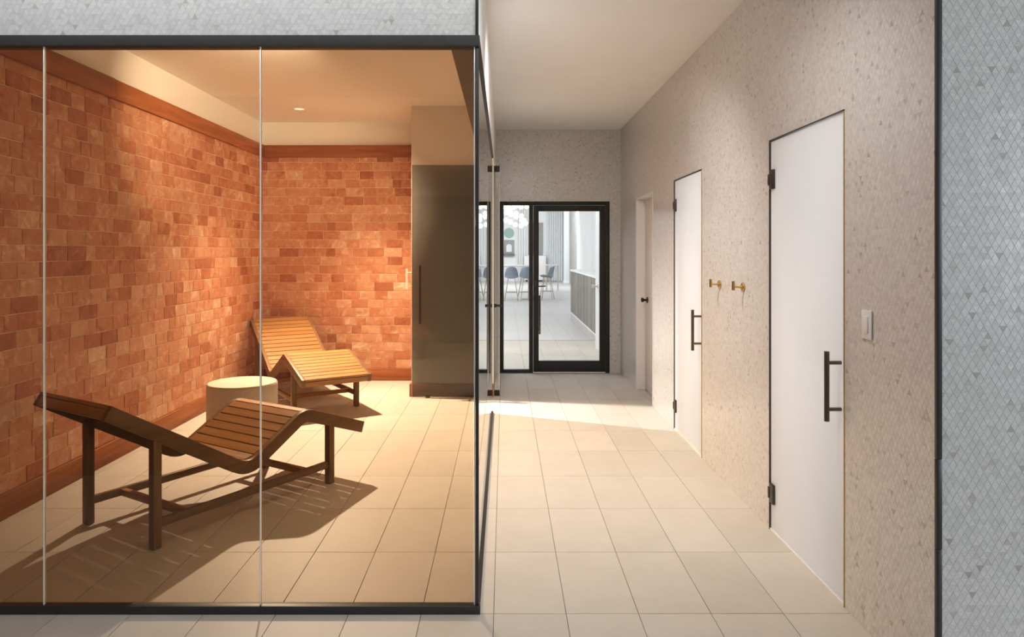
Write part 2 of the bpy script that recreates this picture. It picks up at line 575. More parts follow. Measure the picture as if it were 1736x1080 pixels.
def tri_mesh(up):
    g = 0.00055
    ins = g
    a, h = TA, TR
    pts = [(0, 0), (a, 0), (a / 2, h)] if up else [(0, h), (a / 2, 0), (a, h)]
    cx = sum(p[0] for p in pts) / 3
    cy = sum(p[1] for p in pts) / 3
    k = 1 - ins / (h / 3)
    q = [((p[0] - cx) * k, (p[1] - cy) * k) for p in pts]
    if not up:
        q = [q[0], q[1], q[2]]
    v = [(x, 0.0003, z) for x, z in q] + [(x, -0.0007, z) for x, z in q]
    f = [(3, 4, 5), (0, 1, 4, 3), (1, 2, 5, 4), (2, 0, 3, 5)]
    me = bpy.data.meshes.new('mosaic_tile')
    me.from_pydata(v, [], f)
    bm = bmesh.new(); bm.from_mesh(me)
    bmesh.ops.recalc_face_normals(bm, faces=bm.faces)
    bm.to_mesh(me); bm.free()
    # make the visible face point to -y
    if sum(p.normal.y for p in me.polygons if len(p.vertices) == 3) > 0:
        me.flip_normals()
    me.shade_flat()
    me.materials.append(M['mosaic'])
    return me

up_tri, dn_tri = tri_mesh(True), tri_mesh(False)

def mosaic(parent, O, U, W, Hh, holes=(), single=None, flat_from=1e9):
    """cover a wall rectangle with small triangle tiles. O lower corner, U unit direction along the wall,
    normal = U rotated so that it faces out; holes are (u0, v0, u1, v1); single = rectangle of tiles kept as objects"""
    U = np.array(U, float)
    Z = np.array((0, 0, 1.0))
    Nn = np.cross(U, Z)                     # outward normal
    rows = int(math.ceil(Hh / TR))
    cols = int(math.ceil(W / TA)) + 1
    r = np.arange(rows)[:, None]
    c = np.arange(-1, cols)[None, :]
    offs = (r % 2) * (TA / 2)
    u0 = c * TA + offs
    v0 = r * TR + 0 * c
    tris = []
    ups = np.stack([np.stack([u0, v0], -1), np.stack([u0 + TA, v0], -1), np.stack([u0 + TA / 2, v0 + TR], -1)], -2).reshape(-1, 3, 2)
    dns = np.stack([np.stack([u0 + TA / 2, v0 + TR], -1), np.stack([u0 + TA, v0], -1), np.stack([u0 + 1.5 * TA, v0 + TR], -1)], -2).reshape(-1, 3, 2)
    T = np.concatenate([ups, dns])
    isup = np.concatenate([np.ones(len(ups), bool), np.zeros(len(dns), bool)])
    cen = T.mean(1)
    keep = (cen[:, 0] > -0.45 * TA) & (cen[:, 0] < W + 0.45 * TA) & (cen[:, 1] < Hh - 0.002)
    for (a, b, c2, d) in holes:
        keep &= ~((cen[:, 0] > a) & (cen[:, 0] < c2) & (cen[:, 1] > b) & (cen[:, 1] < d))
    T, isup, cen = T[keep], isup[keep], cen[keep]
    if single is not None:
        full = (T[:, :, 0].min(1) > 0) & (T[:, :, 0].max(1) < W) & (T[:, :, 1].max(1) < Hh)
        s = full & (cen[:, 0] > single[0]) & (cen[:, 0] < single[2]) & (cen[:, 1] > single[1]) & (cen[:, 1] < single[3])
        idx = np.nonzero(s)[0]
        idx = idx[np.argsort(np.round(cen[idx, 1] / TR - 0.5) * 1000 + cen[idx, 0])][:300]
        ang = math.atan2(U[1], U[0])
        for i in idx:
            p = np.array(O) + U * cen[i, 0] + Z * cen[i, 1]
            link('mosaic_tile', up_tri if isup[i] else dn_tri, parent, tuple(p),
                 (random.gauss(0, 0.010), random.gauss(0, 0.004), ang + random.gauss(0, 0.010)))
        m = np.ones(len(T), bool); m[idx] = False
        T, cen = T[m], cen[m]
    # shrink for the joint
    ctr = cen[:, None, :]
    T = ctr + (T - ctr) * (1 - 0.00055 / (TR / 3))
    T[:, :, 0] = np.clip(T[:, :, 0], 0, W)
    T[:, :, 1] = np.clip(T[:, :, 1], 0, Hh)
    for (a, b, c2, d) in holes:
        ins = (T[:, :, 0] > a) & (T[:, :, 0] < c2) & (T[:, :, 1] > b) & (T[:, :, 1] < d)
        du = np.where(np.abs(T[:, :, 0] - a) < np.abs(T[:, :, 0] - c2), a, c2)
        near_u = np.abs(T[:, :, 0] - du)
        near_v = np.abs(T[:, :, 1] - d)
        T[:, :, 0] = np.where(ins & (near_u <= near_v), du, T[:, :, 0])
        T[:, :, 1] = np.where(ins & (near_u > near_v), d, T[:, :, 1])
    n = len(T)
    O = np.array(O, float)
    # random tilt of each tile
    cen2 = T.mean(1, keepdims=True)
    tilt = rng.normal(0, 0.011, (n, 1, 2))
    dep = 0.0007 + ((T - cen2) * tilt).sum(-1)
    top = O + U * T[:, :, 0:1] + Z * T[:, :, 1:2] + Nn * dep[:, :, None]
    bot = O + U * T[:, :, 0:1] + Z * T[:, :, 1:2] - Nn * 0.0002
    near = cen[:, 0] < flat_from if flat_from > 0 else cen[:, 0] > -flat_from
    A_t, A_b = top[near], bot[near]
    B_t = top[~near]
    na, nb = len(A_t), len(B_t)
    V = np.concatenate([A_t.reshape(-1, 3), A_b.reshape(-1, 3), B_t.reshape(-1, 3)])
    base = np.arange(na) * 3
    fa = np.stack([base, base + 1, base + 2], 1)
    k = na * 3
    side = []
    for p, q in ((0, 1), (1, 2), (2, 0)):
        side.append(np.stack([base + p, base + k + p, base + k + q], 1))
        side.append(np.stack([base + p, base + k + q, base + q], 1))
    bb = 2 * k + np.arange(nb) * 3
    fb = np.stack([bb, bb + 1, bb + 2], 1)
    Fc = np.concatenate([fa] + side + [fb])
    # orient the faces outward
    nrm = np.cross(V[Fc[:, 1]] - V[Fc[:, 0]], V[Fc[:, 2]] - V[Fc[:, 0]])
    front = np.zeros(len(Fc), bool)
    front[:na] = True
    if nb:
        front[-nb:] = True
    fl = front & ((nrm * Nn).sum(1) < 0)
    Fc[fl] = Fc[fl][:, ::-1]
    me = bpy.data.meshes.new('mosaic_field')
    me.vertices.add(len(V))
    me.vertices.foreach_set('co', V.astype(np.float32).ravel())
    me.loops.add(len(Fc) * 3)
    me.loops.foreach_set('vertex_index', Fc.astype(np.int32).ravel())
    me.polygons.add(len(Fc))
    me.polygons.foreach_set('loop_start', np.arange(0, len(Fc) * 3, 3, dtype=np.int32))
    me.update(calc_edges=True)
    me.validate()
    me.shade_flat()
    me.materials.append(M['mosaic'])
    o = link('mosaic_field', me, parent)
    o['kind'] = 'stuff'
    return o

# ---- right wall with three door openings
D1 = (3.04, 3.90)
D2 = (5.236, 6.09)
D3 = (6.96, 7.87)
TH = 0.10
wr = MB()
segs = [(YC + 0.006, D1[0]), (D1[1], D2[0]), (D2[1], D3[0]), (D3[1], YE)]
for a, b in segs:
    wr.box(XR, a, 0, XR + TH, b, ZC)
for a, b in (D1, D2, D3):
    wr.box(XR, a, DOOR_H if (a, b) != D3 else 2.12, XR + TH, b, ZC)
wall_right = structure(wr.build('wall_right', 'grout'), 'wall of tiny triangular white marble mosaic tiles with three doors')
# the wall runs along +Y seen from -X: U must give normal -X : U x Z = -X  ->  U = -Y
mosaic(wall_right, (XR, YE, 0), (0, -1, 0), YE - YC, ZC,
       holes=[(YE - D1[1], -1, YE - D1[0], DOOR_H), (YE - D2[1], -1, YE - D2[0], DOOR_H), (YE - D3[1], -1, YE - D3[0], 2.12)],
       flat_from=-(YE - 5.6))

# ---- pillar face in the right foreground
wall_corner = structure(box('wall_corner', 'grout', (XR + 0.012, YC, 0, 4.0, YC + 0.1, ZC)), 'near wall face of triangular marble mosaic in cool light')
mosaic(wall_corner, (XR + 0.012, YC, 0), (1, 0, 0), 0.75, ZC, single=(0.0, 1.05, 0.30, 1.95))
trim = empty('trim_1', (XR, YC, 0))
structure(trim, 'slim black metal corner trim on the mosaic wall edge')
for a, b in ((0.0, 0.525), (0.5265, 0.829), (0.8305, ZC)):
    box('trim_piece', 'black', (-0.006, -0.005, a, 0.012, 0.010, b), trim, 0.001)

# ---- end wall with glazed door
EW0, EW1, EWH = -0.055, 1.322, 2.155
we = MB()
we.box(XG, YE, EWH, XR + TH, YE + 0.12, ZC)
we.box(XG, YE, 0, EW0, YE + 0.12, EWH)
we.box(EW1, YE, 0, XR + TH, YE + 0.12, EWH)
wall_end = structure(we.build('wall_end', 'grout'), 'end wall of small marble mosaic around the black glazed door')
mosaic(wall_end, (XG, YE, 0), (1, 0, 0), XR - XG, ZC, holes=[(EW0 - XG, -1, EW1 - XG, EWH)], flat_from=0.0001)

# ---- header over the glass front
wall_front = structure(box('wall_front', 'grout', (-4.5, YF, ZH, XG - 0.004, YF + 0.10, ZC)), 'header of triangular marble mosaic above the glass front')
mosaic(wall_front, (-2.6, YF, ZH), (1, 0, 0), 2.6 + XG - 0.004, ZC - ZH, single=(1.15, 0.0, 2.48, 0.0680))
box('trim_piece', 'black', (XG - 0.012, YF - 0.006, ZH, XG + 0.001, YF + 0.012, ZC), structure(empty('trim_2')), 0.001)
trim2 = [o for o in C.objects if o.name == 'trim_2'][0]
trim2['label'] = 'slim black edge trim on the header corner'

# ---- bulkhead over the glass side, and the solid end of the salt room
wall_bulkhead = structure(box('wall_bulkhead', 'plaster', (XG - 0.125, YF + 0.10, ZH, XG, YP, ZC)), 'white plaster bulkhead above the glass side wall')
box('soffit_board', 'soffit', (XG - 0.127, YF + 0.10, ZH - 0.010, XG - 0.034, YP, ZH), wall_bulkhead)
wp = MB()
wp.box(-0.98, YP, 0, XG, YP + 0.12, ZC)
wp.box(XG - 0.12, YP + 0.12, 0, XG, YE, ZC)
wp.box(-0.98, YP + 0.12, 0, -0.86, YB, ZC)
structure(wp.build('wall_partition', 'cream', bevel=0.004), 'cream plaster partition wall at the back of the salt room')

# ------------------------------------------------------------------ salt brick walls
def brick_mesh(seed, w=0.2, h=0.1, d=0.028):
    """face towards -y, origin at the brick centre on the wall plane"""
    r = random.Random(seed)
    j = lambda s: r.uniform(-s, s)
    g = 0.0020
    ow, oh = w / 2 - g, h / 2 - g
    out = [(-ow + j(.0012), -oh + j(.0014)), (ow + j(.0012), -oh + j(.0014)), (ow + j(.0012), oh + j(.0014)), (-ow + j(.0012), oh + j(.0014))]
    c = 0.003
    v = [(x, 0, z) for x, z in out]
    v += [(x, -d + 0.0018 + j(.0005), z) for x, z in out]
    v += [(x - math.copysign(c + j(.001), x), -d + j(.0008), z - math.copysign(c + j(.001), z)) for x, z in out]
    v.append((j(.05), -d - 0.0006 + j(.0014), j(.02)))
    v.append((j(.03) + w * 0.25, -d + j(.0008), -oh + c))
    f = [(0, 1, 5, 4), (1, 2, 6, 5), (2, 3, 7, 6), (3, 0, 4, 7)]
    f += [(4, 5, 9, 13, 8), (5, 6, 10, 9), (6, 7, 11, 10), (7, 4, 8, 11)]
    f += [(8, 13, 12), (13, 9, 12), (9, 10, 12), (10, 11, 12), (11, 8, 12)]
    me = bpy.data.meshes.new('salt_brick')
    me.from_pydata(v, [], f)
    bm = bmesh.new(); bm.from_mesh(me)
    bmesh.ops.recalc_face_normals(bm, faces=bm.faces)
    bm.to_mesh(me); bm.free()
    if sum(p.normal.y * p.area for p in me.polygons) > 0:
        me.flip_normals()
    me.shade_flat()
    me.materials.append(M['salt'])
    return me

bricks = [brick_mesh(s) for s in range(10)]
BZ0, BZ1 = 0.145, 2.645
CH = 0.1016

def brick_layout(length, seed):
    r = random.Random(seed)
    out = []
    n = int(math.ceil((BZ1 - BZ0) / CH))
    for k in range(n):
        z0 = BZ0 + k * CH
        z1 = min(z0 + CH, BZ1)
        u = -r.choice([0, 0.06, 0.1, 0.14])
        while u < length:
            w = r.choice([0.2032] * 5 + [0.155, 0.17, 0.115, 0.1016, 0.23])
            a, b = max(u, 0), min(u + w, length)
            if length - b < 0.05:
                b = length
            if b - a > 0.035:
                out.append(((a + b) / 2, (z0 + z1) / 2, b - a, z1 - z0))
            u += w if b < length else 99
    return out

def brick_wall(parent, O, ang, length, seed, keep):
    U = np.array((math.cos(ang), math.sin(ang), 0))
    Nn = np.array((math.sin(ang), -math.cos(ang), 0))
    lay = brick_layout(length, seed)
    scored = sorted(range(len(lay)), key=lambda i: keep(np.array(O) + U * lay[i][0]))
    one = set(scored[:300])
    rest_v, rest_f = [], []
    r = random.Random(seed + 5)
    for i, (u, z, w, h) in enumerate(lay):
        p = np.array(O) + U * u + np.array((0, 0, z)) + Nn * r.uniform(-0.0005, 0.002)
        me = r.choice(bricks)
        if i in one:
            o = link('salt_brick', me, parent, tuple(p), (r.gauss(0, 0.005), 0, ang + r.gauss(0, 0.004)))
            o.scale = (w / 0.2, 1, h / 0.1)
        else:
            mtx = Matrix.Translation(Vector(p)) @ Matrix.Rotation(ang + r.gauss(0, 0.004), 4, 'Z') @ Matrix.Diagonal((w / 0.2, 1, h / 0.1, 1))
            n = len(rest_v)
            rest_v += [tuple(mtx @ v.co) for v in me.vertices]
            rest_f += [tuple(n + q for q in pl.vertices) for pl in me.polygons]
    if rest_v:
        me = bpy.data.meshes.new('salt_brick_field')
        me.from_pydata(rest_v, [], rest_f)
        me.shade_flat()
        me.materials.append(M['salt'])
        o = link('salt_brick_field', me, parent)
        o['kind'] = 'stuff'

wl = MB().box(XL - 0.15, YF, 0, XL - 0.020, YB + 0.15, ZC)
wall_left = structure(wl.build('wall_left', 'cream'), 'long wall of orange pink salt bricks beneath a wood band')
box('mortar_bed', 'salt_joint', (XL - 0.020, YF + 0.05, 0.02, XL + 0.0145, YB + 0.005, 2.70), wall_left)
# wall faces +X : Nn=(sin a,-cos a)=(1,0) -> a = 90 deg, U=+Y
brick_wall(wall_left, (XL - 0.010, YF + 0.05, 0), math.pi / 2, YB - YF - 0.05, 3, lambda p: abs(p[1] - 5.3) if p[1] > 4.02 else 99)
wb = MB().box(XL - 0.15, YB + 0.020, 0, -0.86, YB + 0.15, ZC)
wall_back = structure(wb.build('wall_back', 'cream'), 'back wall of orange salt bricks behind the far lounger')
box('mortar_bed', 'salt_joint', (XL, YB - 0.0145, 0.02, -0.98, YB + 0.02, 2.70), wall_back)
brick_wall(wall_back, (XL + 0.014, YB + 0.010, 0), 0.0, -0.98 - XL - 0.014, 8, lambda p: 0)
# plaster over the bands flush with brick plane
box('plaster_band', 'white_band', (XL - 0.02, YF + 0.1, 2.70, XL + 0.004, YB + 0.02, ZC), wall_left)
box('plaster_band', 'white_band', (XL + 0.004, YB - 0.004, 2.70, -0.98, YB + 0.02, ZC), wall_back)

# wood bands and skirtings
def board(name, material, b, label):
    return structure(box(name, material, b, None, 0.003), label)
board('trim_3', 'cedar_y', (XL, YF + 0.10, 2.645, XL + 0.0455, 5.17, 2.789), 'near length of orange stained wood band along the salt wall')
board('trim_4', 'cedar_y', (XL, 5.172, 2.645, XL + 0.045, YB, 2.786), 'far length of orange stained wood band along the salt wall')
board('trim_5', 'cedar_x', (XL + 0.045, YB - 0.045, 2.640, -0.98, YB, 2.784), 'orange stained wood band on the back wall')
board('baseboard_left', 'cedar_y', (XL, YF + 0.10, 0.0, XL + 0.034, YB, 0.145), 'orange stained wood skirting along the long salt wall')
board('baseboard_back', 'cedar_x', (XL + 0.034, YB - 0.034, 0.0, -0.98, YB, 0.140), 'orange stained wood skirting on the back wall')
board('baseboard_partition', 'cedar_x', (-0.998, YP - 0.020, 0.0, XG - 0.002, YP, 0.135), 'wood skirting at the foot of the partition behind the smoked door')
board('baseboard_return', 'cedar_y', (-0.998, YP, 0.0, -0.98, YB - 0.036, 0.135), 'wood skirting on the partition return')

# ------------------------------------------------------------------ glass enclosure
gp = empty('glass_enclosure', (XG, YF, 0))
tag(gp, 'bronze tinted frameless glass enclosure with charcoal channels around the salt room', 'glass partition')
def gbox(name, m, b, bevel=0.0, parent=gp):
    x0, y0, z0, x1, y1, z1 = b
    return box(name, m, (x0 - XG, y0 - YF, z0, x1 - XG, y1 - YF, z1), parent, bevel)
GB, GT = 0.034, 2.395
gbox('bottom_channel', 'black', (XL + 0.02, YF - 0.006, 0.0, XG + 0.008, YF + 0.034, GB), 0.0015)
gbox('top_channel', 'channel', (XL + 0.02, YF - 0.010, GT, XG + 0.006, YF + 0.060, ZH - 0.0005), 0.002)
SE = 6.70
gbox('bottom_channel', 'frame', (XG - 0.022, YF + 0.034, 0.0, XG + 0.006, SE, 0.018), 0.001)
gbox('top_channel', 'frame', (XG - 0.030, YF + 0.060, 2.418, XG + 0.006, SE + 0.05, ZH - 0.0005), 0.001)
gx = [XL + 0.02, -1.948, -1.032, XG - 0.016]
for a, b in zip(gx[:-1], gx[1:]):
    gbox('pane', 'glass_front', (a + 0.004, YF + 0.008, GB - 0.006, b - 0.004, YF + 0.020, GT + 0.006))
for x in gx[1:]:
    gbox('joint_strip', 'joint', (x - 0.0024, YF + 0.0075, GB, x + 0.0024, YF + 0.0205, GT), 0.001)
gbox('corner_post', 'black', (XG - 0.011, YF + 0.004, GB, XG + 0.002, YF + 0.022, GT), 0.001)
gbox('pane', 'glass_front', (XG - 0.016, YF + 0.024, 0.012, XG - 0.004, SE - 0.01, 2.425))

# ------------------------------------------------------------------ smoked glass door swung open against the partition
sd = empty('door_1', (XG - 0.012, YP - 0.062, 0))
structure(sd, 'smoked frameless glass door swung open inside the salt room, dark bar handle')
leaf = box('pane', 'glass_door', (-0.842, -0.006, 0.012, -0.004, 0.006, 2.432), sd)
box('edge_strip', 'joint', (-0.846, -0.0055, 0.012, -0.842, 0.0055, 2.432), sd)
h = MB().cyl((-0.757, -0.055, 0.775), (-0.757, -0.055, 1.382), 0.0155, n=20)
h.cyl((-0.757, -0.055, 0.86), (-0.757, -0.006, 0.86), 0.010, n=14).cyl((-0.757, -0.055, 1.30), (-0.757, -0.006, 1.30), 0.010, n=14)
h.build('handle', 'darkbronze', sd, smooth=True)
MB().box(-0.70, -0.015, 0.0, -0.655, 0.015, 0.03).build('floor_stop', 'darkbronze', sd, 0.003)
# narrow fixed glass fin at the hinge side in the corridor
fin = empty('glass_fin', (XG, 7.50, 0))
tag(fin, 'narrow glass fin with dark top and bottom fittings at the salt room doorway', 'glass panel')
box('pane', 'glass_clear', (0.003, -0.005, 0.06, 0.054, 0.005, 2.37), fin)
box('edge_strip', 'joint', (0.054, -0.005, 0.06, 0.057, 0.005, 2.37), fin)
box('edge_strip', 'darkbronze', (0.001, -0.006, 0.06, 0.007, 0.006, 2.37), fin)
box('patch_fitting', 'frame', (0.001, -0.014, 2.37, 0.060, 0.014, 2.435), fin, 0.002)
box('patch_fitting', 'frame', (0.001, -0.014, 0.0, 0.060, 0.014, 0.06), fin, 0.002)
MB().cyl((0.010, -0.02, 0.955), (0.055, -0.02, 0.955), 0.016, 0.010, 18).cyl((0.050, -0.02, 0.955), (0.085, -0.02, 0.955), 0.011, 0.018, 18).cyl((0.010, -0.02, 0.955), (0.010, 0.0, 0.955), 0.02, 0.02, 16).build('knob', 'frame', fin, smooth=True)

# small pale pull seen just left of the partition corner
ph = MB().cyl((-1.035, YP + 0.05, 1.13), (-1.035, YP + 0.05, 1.345), 0.010, n=14)
ph.cyl((-1.035, YP + 0.05, 1.305), (-0.98, YP + 0.05, 1.305), 0.006, n=12).cyl((-1.035, YP + 0.05, 1.16), (-0.98, YP + 0.05, 1.16), 0.006, n=12)
tag(ph.build('pull_handle', 'white_paint', smooth=True), 'small pale bar pull fixed to the partition corner by the salt wall', 'handle')

# ------------------------------------------------------------------ loungers
def smooth_profile(pts, fil):
    """polyline with rounded corners; fil[i] = fillet length at inner point i"""
    out = [Vector(pts[0])]
    for i in range(1, len(pts) - 1):
        p, a, b = Vector(pts[i]), Vector(pts[i - 1]), Vector(pts[i + 1])
        da, db = (a - p).normalized(), (b - p).normalized()
        q0, q1 = p + da * fil[i - 1], p + db * fil[i - 1]
        for k in range(7):
            t = k / 6
            out.append(q0 * (1 - t) ** 2 + p * (2 * t * (1 - t)) + q1 * t * t)
    out.append(Vector(pts[-1]))
    return out

def rail_poly(top, depth):
    n = len(top)
    bot = []
    for i in range(n):
        a = top[max(i - 1, 0)]
        b = top[min(i + 1, n - 1)]
        t = (b - a).normalized()
        bot.append(top[i] + Vector((t.y, -t.x)) * depth)
    return top, bot

def build_lounger(pose, prof, fil, W, legs, crosses, label):
    x, y, th = pose
    t = empty('lounge_chair', (x, y, 0), th)
    tag(t, label, 'lounge chair', 'slatted wooden loungers in the salt room')
    w = W / 2
    top = smooth_profile(prof, fil)
    depth = 0.076
    tp, bt = rail_poly(top, depth)
    n = len(tp)
    rw = 0.036
    for sgn in (-1, 1):
        mb = MB()
        b0, b1 = sorted((sgn * w, sgn * (w - rw)))
        for i in range(n):
            for (p, b) in ((tp[i], b0), (tp[i], b1), (bt[i], b1), (bt[i], b0)):
                mb.v.append((p.x, b, p.y))
        for i in range(n - 1):
            for k in range(4):
                l = (k + 1) % 4
                mb.f.append((i * 4 + k, i * 4 + l, (i + 1) * 4 + l, (i + 1) * 4 + k))
        mb.f.append((0, 1, 2, 3))
        e = (n - 1) * 4
        mb.f.append((e + 3, e + 2, e + 1, e))
        mb.build('side_rail', 'teak_x', t, bevel=0.004)
    # slats, evenly along the curve
    acc = [0.0]
    for a, b in zip(top[:-1], top[1:]):
        acc.append(acc[-1] + (b - a).length)
    total = acc[-1]
    pitch = 0.0655
    ns = int(total / pitch)
    pitch = total / ns
    slat_me = MB().box(-pitch / 2 + 0.0032, -(w - rw) - 0.004, -0.021, pitch / 2 - 0.0032, (w - rw) + 0.004, 0.0).mesh('slat', 'teak_y', bevel=0.0025, seg=1)
    for k in range(ns):
        d = (k + 0.5) * pitch
        i = max(j for j in range(len(acc)) if acc[j] <= d)
        i = min(i, n - 2)
        f = (d - acc[i]) / (acc[i + 1] - acc[i])
        p = top[i].lerp(top[i + 1], f)
        # chord direction over the slat width, so that slats do not poke out on bends
        def at(dd):
            dd = min(max(dd, 0), total - 1e-5)
            q = max(j for j in range(len(acc)) if acc[j] <= dd)
            q = min(q, n - 2)
            return top[q].lerp(top[q + 1], (dd - acc[q]) / (acc[q + 1] - acc[q]))
        c0, c1 = at(d - pitch / 2), at(d + pitch / 2)
        ang = math.atan2(c1.y - c0.y, c1.x - c0.x)
        mid = (c0 + c1) / 2 + Vector((-math.sin(ang), math.cos(ang))) * 0.002
        link('slat', slat_me, t, (mid.x, 0, mid.y), (0, -ang, 0))
    def under(s):
        for a, b in zip(tp[:-1], tp[1:]):
            if a.x <= s <= b.x:
                return a.y + (b.y - a.y) * (s - a.x) / (b.x - a.x)
        return tp[0].y
    lw = 0.048
    for s in legs:
        zt = under(s) - 0.050
        for sgn in (-1, 1):
            c = sgn * (w - lw / 2 - 0.002)
            lg = box('leg', 'teak_z', (s - lw / 2, c - lw / 2, 0.0, s + lw / 2, c + lw / 2, zt), t, 0.007)
            z = under(s) - 0.100
            MB().cyl((s, sgn * (w - 0.008), z), (s, sgn * (w - 0.0005), z), 0.007, n=10).build('screw', 'bronze', lg)
    for sgn in (-1, 1):
        c = sgn * (w - lw / 2 - 0.002)
        box('side_stretcher', 'teak_x', (legs[0] + lw / 2 - 0.002, c - 0.014, 0.105, legs[1] - lw / 2 + 0.002, c + 0.014, 0.150), t, 0.004)
    for s in crosses:
        box('cross_stretcher', 'teak_y', (s - 0.018, -(w - 0.036), 0.108, s + 0.018, w - 0.036, 0.146), t, 0.004)
    # end boards closing the slatted bed
    for i, nm in ((0, 'end_rail'), (n - 1, 'end_rail')):
        p, q = tp[i], bt[i]
        inward = 1 if i == 0 else -1
        tang = (tp[min(i + 1, n - 1)] - tp[max(i - 1, 0)]).normalized()
        a = p + (q - p) * 0.30
        b = p + (q - p) * 0.95
        o2 = tang * 0.024 * inward
        poly = [(a.x, a.y), (b.x, b.y), ((b + o2).x, (b + o2).y), ((a + o2).x, (a + o2).y)]
        MB().prism(poly, 'y', -(w - rw + 0.001), w - rw + 0.001).build(nm, 'teak_y', t, 0.003)
    return t

build_lounger((-2.072, 3.802, 1.014), [(-0.227, 0.780), (0.571, 0.300), (0.995, 0.540), (1.531, 0.347)],
              [0.07, 0.075], 0.69, (0.010, 1.225), (0.20, 1.03), 'dark backlit slatted wooden lounger nearest the glass front')
build_lounger((-2.384, 7.836, -0.989), [(-0.331, 0.770), (0.469, 0.285), (0.955, 0.538), (1.534, 0.364)],
              [0.035, 0.025], 0.671, (-0.12, 1.202), (0.10, 1.02), 'golden lit slatted wooden lounger in the far corner of salt bricks')

# ------------------------------------------------------------------ drum table
R = 0.278
tag(MB().lathe([(R - 0.03, 0.0), (R - 0.012, 0.002), (R - 0.010, 0.012), (R, 0.015), (R, 0.425), (R - 0.002, 0.440), (R - 0.010, 0.449), (R - 0.02, 0.450), (0.02, 0.450)], 64, (0, 0)).build('drum_table', 'stone', smooth=True),
    'round cast stone drum side table between the two loungers', 'side table').location = (-2.168, 5.86, 0)

# ------------------------------------------------------------------ doors in the right wall
def flush_door(name, ya, yb, label):
    """white frameless glass leaf flush in the mosaic; hinges at the far side, bar pull at the near side"""
    d = empty(name, (XR, (ya + yb) / 2, 0))
    structure(d, label)
    hw = (yb - ya) / 2
    box('leaf', 'white_glass', (0.004, -hw + 0.010, 0.014, 0.018, hw - 0.009, DOOR_H - 0.010), d, 0.001)
    # dark metal edge profile lining the opening
    fr = MB()
    fr.box(-0.0045, hw - 0.0055, 0, 0.09, hw, DOOR_H)
    fr.box(-0.0045, -hw, DOOR_H - 0.0055, 0.09, hw, DOOR_H)
    fr.build('edge_profile', 'darkbronze', d)
    box('edge_profile', 'brass', (-0.0040, -hw, 0, 0.09, -hw + 0.0045, DOOR_H - 0.0075), d)
    box('threshold', 'white_paint', (-0.002, -hw, 0.0, 0.09, hw, 0.010), d)
    for z0 in (0.155, 1.870):
        hg = box('hinge', 'darkbronze', (-0.010, hw - 0.068, z0, 0.022, hw - 0.012, z0 + 0.105), d, 0.003)
        box('hinge_pin', 'darkbronze', (-0.014, hw - 0.022, z0 + 0.022, -0.002, hw - 0.004, z0 + 0.083), hg, 0.002)
    py = -hw + 0.042
    hd = MB().cyl((-0.058, py, 0.790), (-0.058, py, 1.094), 0.0112, n=20).build('handle', 'bronze', d, smooth=True)
    for z in (0.842, 1.045):
        MB().cyl((-0.058, py, z), (0.004, py, z), 0.0085, n=16).build('standoff', 'bronze', hd, smooth=True)
    return d

flush_door('door_2', *D1, 'nearest white frameless glass door with dark hinges and a vertical bar pull')
flush_door('door_3', *D2, 'middle white frameless glass door with bar pull, beyond the brass hooks')

d3 = empty('door_4', (XR, (D3[0] + D3[1]) / 2, 0))
structure(d3, 'farthest painted door in a recessed white jamb with a black knob')
hw = (D3[1] - D3[0]) / 2
box('leaf', 'door_paint', (0.098, -hw + 0.02, 0.008, 0.14, hw - 0.004, 2.10), d3, 0.002)
box('jamb', 'white_paint', (0.0, hw - 0.018, 0, 0.14, hw, 2.12), d3)
box('jamb', 'white_paint', (-0.004, -hw, 0, 0.14, -hw + 0.018, 2.12), d3)
box('jamb', 'white_paint', (0.0, -hw + 0.018, 2.102, 0.14, hw - 0.018, 2.12), d3)
box('stop', 'white_paint', (0.080, hw - 0.030, 0, 0.0975, hw - 0.018, 2.10), d3)
ky = hw - 0.17
kb = MB().cyl((0.098, ky, 1.0), (0.088, ky, 1.0), 0.032, n=24)
kb.cyl((0.088, ky, 1.0), (0.052, ky, 1.0), 0.012, n=16)
kb.cyl((0.060, ky, 1.0), (0.040, ky, 1.0), 0.014, 0.027, 20).cyl((0.040, ky, 1.0), (0.026, ky, 1.0), 0.027, 0.020, 20)
kb.build('knob', 'frame', d3, smooth=True)

# ------------------------------------------------------------------ wall fittings
def hook(y, z, label):
    t = empty('robe_hook', (XR - 0.0026, y, z))
    tag(t, label, 'hook', 'brass hooks between the white doors')
    MB().cyl((0, 0, 0), (-0.008, 0, 0), 0.0265, n=28).cyl((-0.008, 0, 0), (-0.011, 0, 0), 0.0265, 0.023, 28).build('base', 'brass', t, smooth=True)
    MB().cyl((-0.010, 0, 0), (-0.058, 0, 0), 0.0065, n=16).build('arm', 'brass', t, smooth=True)
    MB().cyl((-0.062, 0, -0.020), (-0.062, 0, 0.036), 0.0092, n=18).build('peg', 'brass', t, smooth=True)
hook(4.795, 1.306, 'brass robe hook on the mosaic wall nearer the middle white door')
hook(4.320, 1.312, 'brass robe hook on the mosaic wall nearer the closest white door')

sw = empty('light_switch', (XR - 0.0026, 2.843, 1.235))
tag(sw, 'white rocker light switch plate on the mosaic wall beside the nearest door', 'light switch')
plate = box('plate', 'switch', (-0.006, -0.038, -0.058, 0.0, 0.038, 0.058), sw, 0.002)
box('rocker', 'white_paint', (-0.011, -0.017, -0.034, -0.004, 0.017, 0.034), plate, 0.002)

